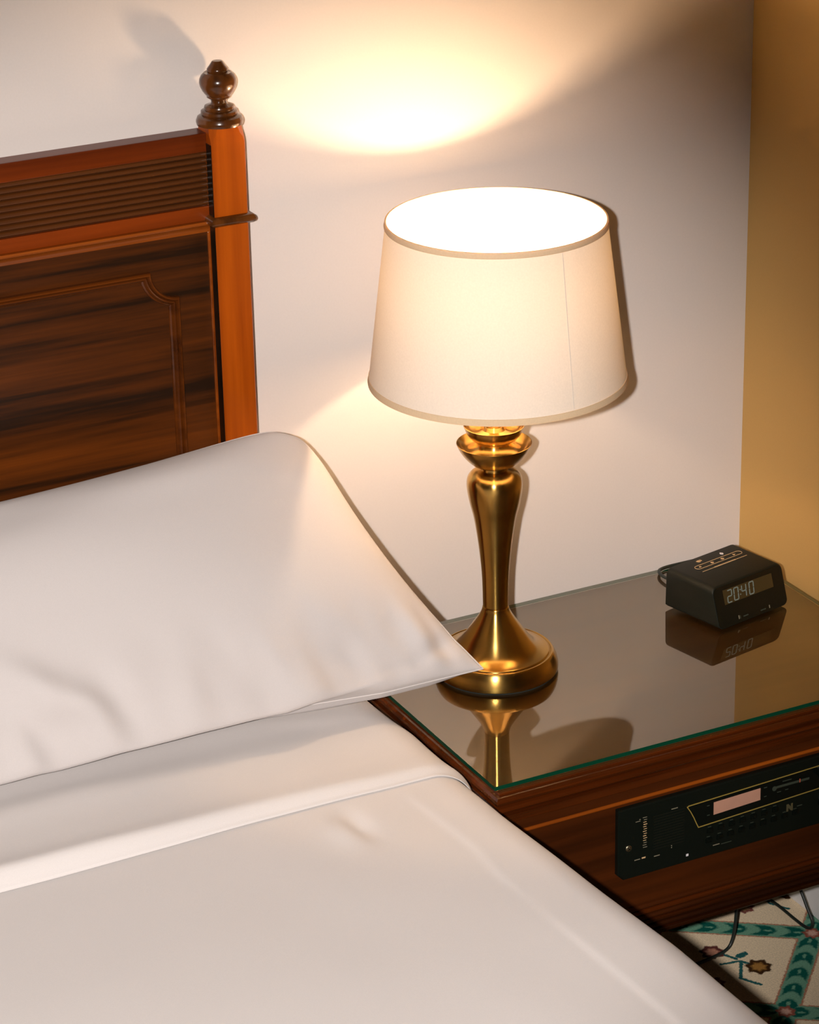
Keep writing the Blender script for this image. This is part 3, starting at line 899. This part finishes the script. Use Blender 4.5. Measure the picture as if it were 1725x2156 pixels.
# speaker grille : vertical recessed-looking ribs
for i in range(13):
    rbar('speaker_rib', 0.0595 + 0.0, 0.3755 + i * 0.0040, 0.046, 0.0014, M['black_soft'], 0.0009).location = (0.022, 0, 0)
for x, z, w_, h_, k in [(0.0896, 0.4271, 0.0095, 0.0010, 'print_grey'), (0.0860, 0.3735, 0.0012, 0.0012, 'print_grey'), (0.0860, 0.3708, 0.0012, 0.0012, 'print_grey'),
                        (0.0345, 0.3672, 0.0085, 0.0010, 'print_grey'), (0.0440, 0.3676, 0.0055, 0.0019, 'print'), (0.0639, 0.3650, 0.0085, 0.0010, 'print_grey'), (0.1102, 0.3529, 0.0035, 0.0032, 'print_white'),
                        (0.0350, 0.4228, 0.0070, 0.0007, 'print_grey'), (0.0378, 0.4250, 0.0018, 0.0010, 'print_grey'),
                        (0.2837, 0.3790, 0.0080, 0.0012, 'print_dim'), (0.1545, 0.3560, 0.010, 0.0010, 'print_grey'), (0.1700, 0.3548, 0.016, 0.0009, 'print_dim')]:
    rbar('printed_mark', x, z, w_, h_, M[k], 0.0005)
# square emblem with a zigzag stroke
def stroke(poly): RP_('emblem', extrude_poly(bmesh.new(), poly, lambda u, v, h: (u, YR - h, v), -0.0002, 0.0005), M['print_emblem'])
stroke([(0.2630, 0.3750), (0.2660, 0.3750), (0.2660, 0.3800), (0.2700, 0.3752), (0.2730, 0.3748), (0.2730, 0.3857), (0.2700, 0.3857), (0.2700, 0.3808), (0.2662, 0.3857), (0.2630, 0.3857)])
# push buttons in two rows
bt = None
for r_ in range(2):
    for i in range(9):
        x = 0.1445 + i * 0.0168 - r_ * 0.0015; z = (0.3795 + i * 0.0006) if r_ == 0 else (0.3655 + i * 0.0006)
        if r_ == 0 and i > 6: continue
        if bt is None:
            bt = RP_('push_button', boxbm(-0.0048, 0.0048, -0.0016, 0.001, -0.0036, 0.0036, 0.0012, 2), M['black_gloss'], 40); o = bt
        else:
            o = bt.copy(); COL.objects.link(o)
        o.location = (x, YR, z)
        rbar('button_mark', x - 0.001, z + 0.0058, 0.005, 0.0008, M['print_dim'], 0.0005)
# control knobs at the right end
for x, z in ((0.318, 0.4225), (0.323, 0.3755)):
    bm = bmesh.new(); lathe(bm, [(0, 0), (0.0098, 0), (0.0100, 0.003), (0.0094, 0.011), (0.0080, 0.0128), (0, 0.0130)], 28)
    for v in bm.verts: v.co = Vector((x + v.co.x, YR - v.co.z, z + v.co.y))
    k = RP_('knob', bm, M['black_gloss'], 40)
# screw with a cross slot
bm = bmesh.new(); lathe(bm, [(0, 0.0), (0.0042, 0.0), (0.0044, 0.0010), (0.0034, 0.0018), (0, 0.0022)], 24)
for v in bm.verts: v.co = Vector((0.0212 + v.co.x, YR - v.co.z, 0.3874 + v.co.y))
RP_('screw', bm, M['steel'], 40)
bm = bmesh.new()
for a in (PI / 4, -PI / 4):
    r = bmesh.ops.create_cube(bm, size=1.0)
    for v in r['verts']:
        u, h, t = v.co.x * 0.0056, v.co.y * 0.0006, v.co.z * 0.0010
        v.co = Vector((0.0212 + u * math.cos(a) - t * math.sin(a), YR - 0.0020 + h, 0.3874 + u * math.sin(a) + t * math.cos(a)))
RP_('screw_slot', bm, M['black'])

# ------------------------------------------------------------------ glass top
bm = boxbm(-0.1653, NX1 - 0.002, -0.4588, -0.003, 0.5145, ZT)
bm.faces.ensure_lookup_table(); bm.normal_update()
for f in bm.faces:
    f.material_index = 0 if f.normal.z > 0.5 else (1 if f.normal.z < -0.5 else 2)
gl = obj('glass_top', bm, M_GLASS)
tag(gl, 'clear glass sheet with green edge lying on the nightstand', 'glass sheet')

# ------------------------------------------------------------------ table lamp
LX, LY = 0.0, -0.1721
lamp = empty('table_lamp', (LX, LY, ZT))
tag(lamp, 'lit brass table lamp with cream drum shade on the nightstand', 'lamp')
OX, OY = -0.0050, 0.0022          # stem sits a touch off the shade's axis
def LP(name, prof, m, n=72, sm=30, parent=lamp, off=(OX, OY)):
    return obj(name, lathe(bmesh.new(), prof, n, *off), m, parent, sm)
def dense(pts, sub=5): return [(max(v[0], 0), v[1]) for v in catmull([(r, z, 0) for r, z in pts], sub)]
base = LP('base', [(0, 0.0035), (0.0826, 0.0035)] + dense([(0.0832, 0.0042), (0.0834, 0.008), (0.0826, 0.014), (0.0808, 0.0205), (0.0785, 0.0255)], 4) + [(0.0770, 0.0280), (0.0755, 0.0290), (0.0738, 0.0291), (0.0728, 0.0280), (0.0718, 0.0280), (0.0710, 0.0294)] +
          dense([(0.0700, 0.0300), (0.0630, 0.0318), (0.0540, 0.0366), (0.0460, 0.0455), (0.0380, 0.0570), (0.0300, 0.0685), (0.0232, 0.0790), (0.0190, 0.0870), (0.0176, 0.0925)], 5) + [(0.0170, 0.0932), (0, 0.0932)], M['brass'])
LP('felt_foot', [(0, 0.0001), (0.0800, 0.0001), (0.0806, 0.0035), (0, 0.0035)], M['felt'], parent=base)
stem = LP('stem', [(0, 0.0932), (0.0160, 0.0932), (0.0162, 0.0945), (0.0170, 0.0950)] + dense([(0.0170, 0.0990), (0.0175, 0.1250), (0.0188, 0.1500), (0.0224, 0.1855), (0.0276, 0.2205), (0.0325, 0.2410), (0.0357, 0.2580), (0.0366, 0.2700), (0.0352, 0.2785), (0.0310, 0.2845), (0.0255, 0.2882)], 5) + [(0.0195, 0.2890), (0.0178, 0.2897), (0.0176, 0.2945), (0, 0.2945)], M['brass'])
LP('dish', [(0, 0.2940), (0.0180, 0.2940)] + dense([(0.0215, 0.2948), (0.0300, 0.2995), (0.0390, 0.3085), (0.0455, 0.3180), (0.0490, 0.3260)], 4) + [(0.0492, 0.3268), (0.0484, 0.3270)] + dense([(0.0478, 0.3262), (0.0420, 0.3200), (0.0360, 0.3175), (0.0300, 0.3190), (0.0255, 0.3225), (0.0232, 0.3270)], 4) + [(0.0230, 0.3300), (0, 0.3300)], M['brass'])
LP('cup', [(0, 0.3300), (0.0232, 0.3300)] + dense([(0.0250, 0.3302), (0.0310, 0.3345), (0.0360, 0.3415), (0.0388, 0.3490)], 4) + [(0.0396, 0.3512), (0.0386, 0.3515)] + dense([(0.0375, 0.3490), (0.0320, 0.3440), (0.0240, 0.3425), (0.0150, 0.3450)], 3) + [(0.0120, 0.3500), (0, 0.3500)], M['brass'])
sock = LP('socket', [(0, 0.350), (0.0100, 0.350), (0.0100, 0.420), (0.0165, 0.424), (0.0170, 0.500), (0.0140, 0.512), (0, 0.512)], M['bulb_cap'], 32)
# glowing bulb dome; unseen opaque white underside added to cut downward light
bulb = LP('bulb', [(0, 0.512), (0.0110, 0.512)] + dense([(0.0112, 0.515), (0.0135, 0.521), (0.0160, 0.526), (0.0180, 0.5310)], 3) + [(0, 0.5310)], M['bulb_light_stop'], 24)  # added opaque underside, unseen, cuts downward light
LP('bulb_dome', [(0, 0.5312), (0.0180, 0.5312)] + dense([(0.0196, 0.5350), (0.0207, 0.5425), (0.0200, 0.5500), (0.0175, 0.5570), (0.0110, 0.5640), (0.0, 0.5665)], 3), M['bulb'], 24, parent=bulb)
# shade
zs0, zs1 = 0.9345 - ZT, 1.1473 - ZT
RB_, RT_ = 0.1662, 0.1398
bm = bmesh.new()
lathe(bm, [(RB_ + (RT_ - RB_) * i / 12, zs0 + (zs1 - zs0) * i / 12) for i in range(13)], 128)
shade = obj('shade', bm, M['shade'], lamp, 179, recalc=True)
def ring(name, r0, z0, r1, z1, th, m):
    bm = bmesh.new()
    prof = [(r0 - th, z0), (r0 + th, z0), (r0 + th * 1.25, z0 * 0.75 + z1 * 0.25), (r1 + th * 1.2, z0 * 0.25 + z1 * 0.75), (r1 + th, z1), (r1 - th, z1)]
    lathe(bm, prof + [prof[0]], 128)
    bmesh.ops.remove_doubles(bm, verts=bm.verts, dist=1e-6)
    return obj(name, bm, m, shade, 40)
sl = (RT_ - RB_) / (zs1 - zs0)
ring('top_trim', RT_ - sl * 0.0065, zs1 - 0.0065, RT_, zs1 + 0.0010, 0.0011, M['shade_trim'])
ring('bottom_trim', RB_, zs0 - 0.0008, RB_ + sl * 0.0075, zs0 + 0.0075, 0.0010, M['shade_trim'])
# fitter: ring on the socket with three arms to the lower wire
bm = bmesh.new()
for k in range(3):
    a = 2 * PI * k / 3 + 0.5
    tube(bm, [(0.016 * math.cos(a), 0.016 * math.sin(a), 0.4225), (0.09 * math.cos(a), 0.09 * math.sin(a), 0.424), (0.1645 * math.cos(a), 0.1645 * math.sin(a), zs0 + 0.004)], 0.0012, 8)
obj('fitter', bm, M['bulb_cap'], shade, 60)
# lap seam of the fabric
a = math.atan2(-0.93, 0.10)
bm = bmesh.new(); A_, B_ = [], []
for i in range(13):
    r = RB_ + (RT_ - RB_) * i / 12 + 0.0004; z = zs0 + (zs1 - zs0) * i / 12
    A_.append(bm.verts.new((r * math.cos(a - 0.004), r * math.sin(a - 0.004), z))); B_.append(bm.verts.new((r * math.cos(a + 0.004), r * math.sin(a + 0.004), z)))
for i in range(12): bm.faces.new((A_[i], B_[i], B_[i + 1], A_[i + 1]))
obj('lap_seam', bm, M['shade'], shade, 179)

# ------------------------------------------------------------------ alarm clock
CW, CD, CH, LEAN = 0.13497, 0.1074, 0.0606, 0.018
clk = empty('alarm_clock', (0.31504, -0.2238, ZT), 0.20418)
tag(clk, 'small black alarm clock showing 20:40 on the glass top', 'clock')
bm = bmesh.new()
sidep = [(0.0, 0.0), (CD - 0.004, 0.0), (CD, 0.006), (CD, CH), (LEAN, CH)]
Z0 = 0.0022
def sp(y, z): return (y, max(z, Z0))
a = [bm.verts.new((0, *sp(y, z))) for y, z in sidep]; b = [bm.verts.new((CW, *sp(y, z))) for y, z in sidep]
n = len(sidep)
bm.faces.new(a[::-1]); bm.faces.new(b)
for i in range(n): bm.faces.new((a[i], a[(i + 1) % n], b[(i + 1) % n], b[i]))
bmesh.ops.recalc_face_normals(bm, faces=bm.faces)
ye = [e for e in bm.edges if abs(e.verts[0].co.x - e.verts[1].co.x) < 1e-6 and abs(e.verts[0].co.y - e.verts[1].co.y) > 0.05]
bmesh.ops.bevel(bm, geom=ye, offset=0.0095, segments=5, profile=0.5, affect='EDGES')
xe_ = [e for e in bm.edges if e.is_manifold and e.calc_face_angle() > math.radians(30)]
bmesh.ops.bevel(bm, geom=xe_, offset=0.0018, segments=2, profile=0.5, affect='EDGES')
obj('case', bm, M['black_soft'], clk, 40)
obj('foot', boxbm(0.010, CW - 0.010, 0.010, CD - 0.010, 0.0, 0.0045, 0.001, 1), M['felt'], clk)
fup = Vector((0, LEAN, CH)).normalized(); fnr = Vector((0, -CH, LEAN)).normalized()
def FP(u, v, h): return Vector((u, 0, 0)) + fup * v + fnr * h
FH = math.hypot(LEAN, CH)
# front bezel with rounded corners
def rrect(x0, x1, z0, z1, r, n=5):
    P = []
    for cx, cz, a0 in ((x1 - r, z0 + r, -90), (x1 - r, z1 - r, 0), (x0 + r, z1 - r, 90), (x0 + r, z0 + r, 180)):
        for i in range(n + 1):
            a = math.radians(a0 + 90 * i / n); P.append((cx + r * math.cos(a), cz + r * math.sin(a)))
    return P
face = obj('face_panel', extrude_poly(bmesh.new(), rrect(0.0015, CW - 0.0015, 0.0035, FH - 0.0025, 0.008), FP, -0.003, 0.0010), M['black_gloss'], clk)
obj('display', extrude_poly(bmesh.new(), [(0.0182, 0.0343), (0.1124, 0.0338), (0.1124, 0.0536), (0.0182, 0.0552)], FP, 0.0005, 0.0014), M['display'], face)
SEG = {'0': 'abcdef', '2': 'abged', '4': 'fgbc'}
def digit(ch, x0, z0, wd, ht, t=0.0014, sh=0.10):
    q = {'a': (0, ht, wd, ht), 'd': (0, 0, wd, 0), 'g': (0, ht / 2, wd, ht / 2), 'f': (0, ht / 2, 0, ht), 'b': (wd, ht / 2, wd, ht), 'e': (0, 0, 0, ht / 2), 'c': (wd, 0, wd, ht / 2)}
    bm = bmesh.new()
    for k in SEG[ch]:
        u0, v0, u1, v1 = q[k]
        if u0 == u1: pl = [(u0 - t / 2, v0 + t * .55), (u0, v0 + t * .1), (u0 + t / 2, v0 + t * .55), (u0 + t / 2, v1 - t * .55), (u0, v1 - t * .1), (u0 - t / 2, v1 - t * .55)]
        else: pl = [(u0 + t * .1, v0), (u0 + t * .55, v0 - t / 2), (u1 - t * .55, v0 - t / 2), (u1 - t * .1, v0), (u1 - t * .55, v0 + t / 2), (u0 + t * .55, v0 + t / 2)]
        extrude_poly(bm, [(x0 + u + sh * v, z0 + v) for u, v in pl], FP, 0.0012, 0.0018)
    obj('digit', bm, M['digit'], face)
for ch, x0 in (('2', 0.0245), ('0', 0.0370), ('4', 0.0520), ('0', 0.0665)):
    digit(ch, x0, 0.0358, 0.0080, 0.0168)
bm = bmesh.new()
for v in (0.0410, 0.0475): extrude_poly(bm, [(0.0484 + .1 * (v - .036), v - .0008), (0.0498 + .1 * (v - .036), v - .0008), (0.0498 + .1 * (v - .036), v + .0008), (0.0484 + .1 * (v - .036), v + .0008)], FP, 0.0012, 0.0018)
obj('colon', bm, M['digit'], face)
for u, v, w_, h_, k in [(0.0395, 0.0110, 0.0016, 0.0050, 'print_grey'), (0.0420, 0.0105, 0.0012, 0.0042, 'print_dim'), (0.0525, 0.0098, 0.0095, 0.0016, 'print_dim'), (0.0860, 0.0084, 0.0100, 0.0016, 'print_dim'), (0.0985, 0.0092, 0.0016, 0.0044, 'print_grey')]:
    obj('front_mark', extrude_poly(bmesh.new(), [(u - w_ / 2, v - h_ / 2), (u + w_ / 2, v - h_ / 2), (u + w_ / 2, v + h_ / 2), (u - w_ / 2, v + h_ / 2)], FP, 0.0005, 0.0013), M[k], face)
# printed controls on the top
def TP(u, v, h): return (u, v, CH + h)
def tmark(name, poly, m, h=0.0005): return obj(name, extrude_poly(bmesh.new(), poly, TP, -0.0003, h), M[m], clk)
def rect(u, v, w_, h_): return [(u - w_ / 2, v - h_ / 2), (u + w_ / 2, v - h_ / 2), (u + w_ / 2, v + h_ / 2), (u - w_ / 2, v + h_ / 2)]
bm = bmesh.new()
pill = rrect(0.0300, 0.1190, 0.0742, 0.0850, 0.0053, 6)
sweep(bm, pill, [(0, -0.0003), (0, 0.0005), (0.0007, 0.0005), (0.0007, -0.0003)], TP)
obj('touch_outline', bm, M['print'], clk)
tmark('snooze_line', rect(0.0730, 0.0654, 0.0860, 0.0007), 'print')
tmark('snooze_bar', rect(0.0735, 0.0654, 0.0410, 0.0017), 'print', 0.0007)
def blob(name, u, v, r, m, n=7, sq=1.0):
    tmark(name, [(u + r * (1 + .2 * math.cos(3 * i)) * math.cos(2 * PI * i / n), v + sq * r * math.sin(2 * PI * i / n)) for i in range(n)], m)
blob('touch_icon', 0.0391, 0.0797, 0.0020, 'print', 4); blob('touch_icon', 0.0618, 0.0792, 0.0026, 'print', 6)
blob('touch_icon', 0.0818, 0.0793, 0.0026, 'print', 5); blob('touch_icon', 0.1041, 0.0790, 0.0026, 'print', 3)
blob('bell_icon', 0.0500, 0.0945, 0.0032, 'print', 5); tmark('bell_icon', rect(0.0540, 0.0952, 0.0036, 0.0042), 'print')
blob('indicator_light', 0.0933, 0.0928, 0.0025, 'print_white', 8, 1.4)

# ------------------------------------------------------------------ cables
def cable(name, pts, r, label, sub=10):
    o = obj(name, tube(bmesh.new(), catmull(pts, sub), r, 10), M['cable'], None, 60)
    tag(o, label, 'cable'); return o
cable('clock_cable', [(0.352, -0.100, 0.528), (0.346, -0.072, 0.528), (0.340, -0.040, 0.526), (0.345, -0.018, 0.5252), (0.360, -0.008, 0.5235), (0.385, -0.007, 0.5235), (0.43, -0.008, 0.5235), (0.475, -0.010, 0.5235)], 0.0024, 'thin black cable curling behind the alarm clock against the wall')
cable('power_cable', [(0.362, -0.218, 0.2425), (0.360, -0.219, 0.18), (0.359, -0.220, 0.10), (0.3575, -0.220, 0.045), (0.351, -0.221, 0.014), (0.338, -0.224, 0.0045), (0.312, -0.229, 0.0035), (0.25, -0.236, 0.0035), (0.10, -0.245, 0.0035), (-0.10, -0.25, 0.0035)], 0.0025, 'black cable hanging straight down from the nightstand onto the carpet')
cable('looped_cable', [(0.468, -0.185, 0.2425), (0.470, -0.188, 0.16), (0.473, -0.202, 0.085), (0.4755, -0.226, 0.045), (0.4765, -0.2425, 0.024), (0.4765, -0.2400, 0.011), (0.4765, -0.225, 0.0048), (0.4765, -0.200, 0.0035), (0.4765, -0.150, 0.0035), (0.470, -0.110, 0.0035), (0.44, -0.08, 0.0035), (0.38, -0.06, 0.0035)], 0.0024, 'black cable looping down beside the white baseboard')
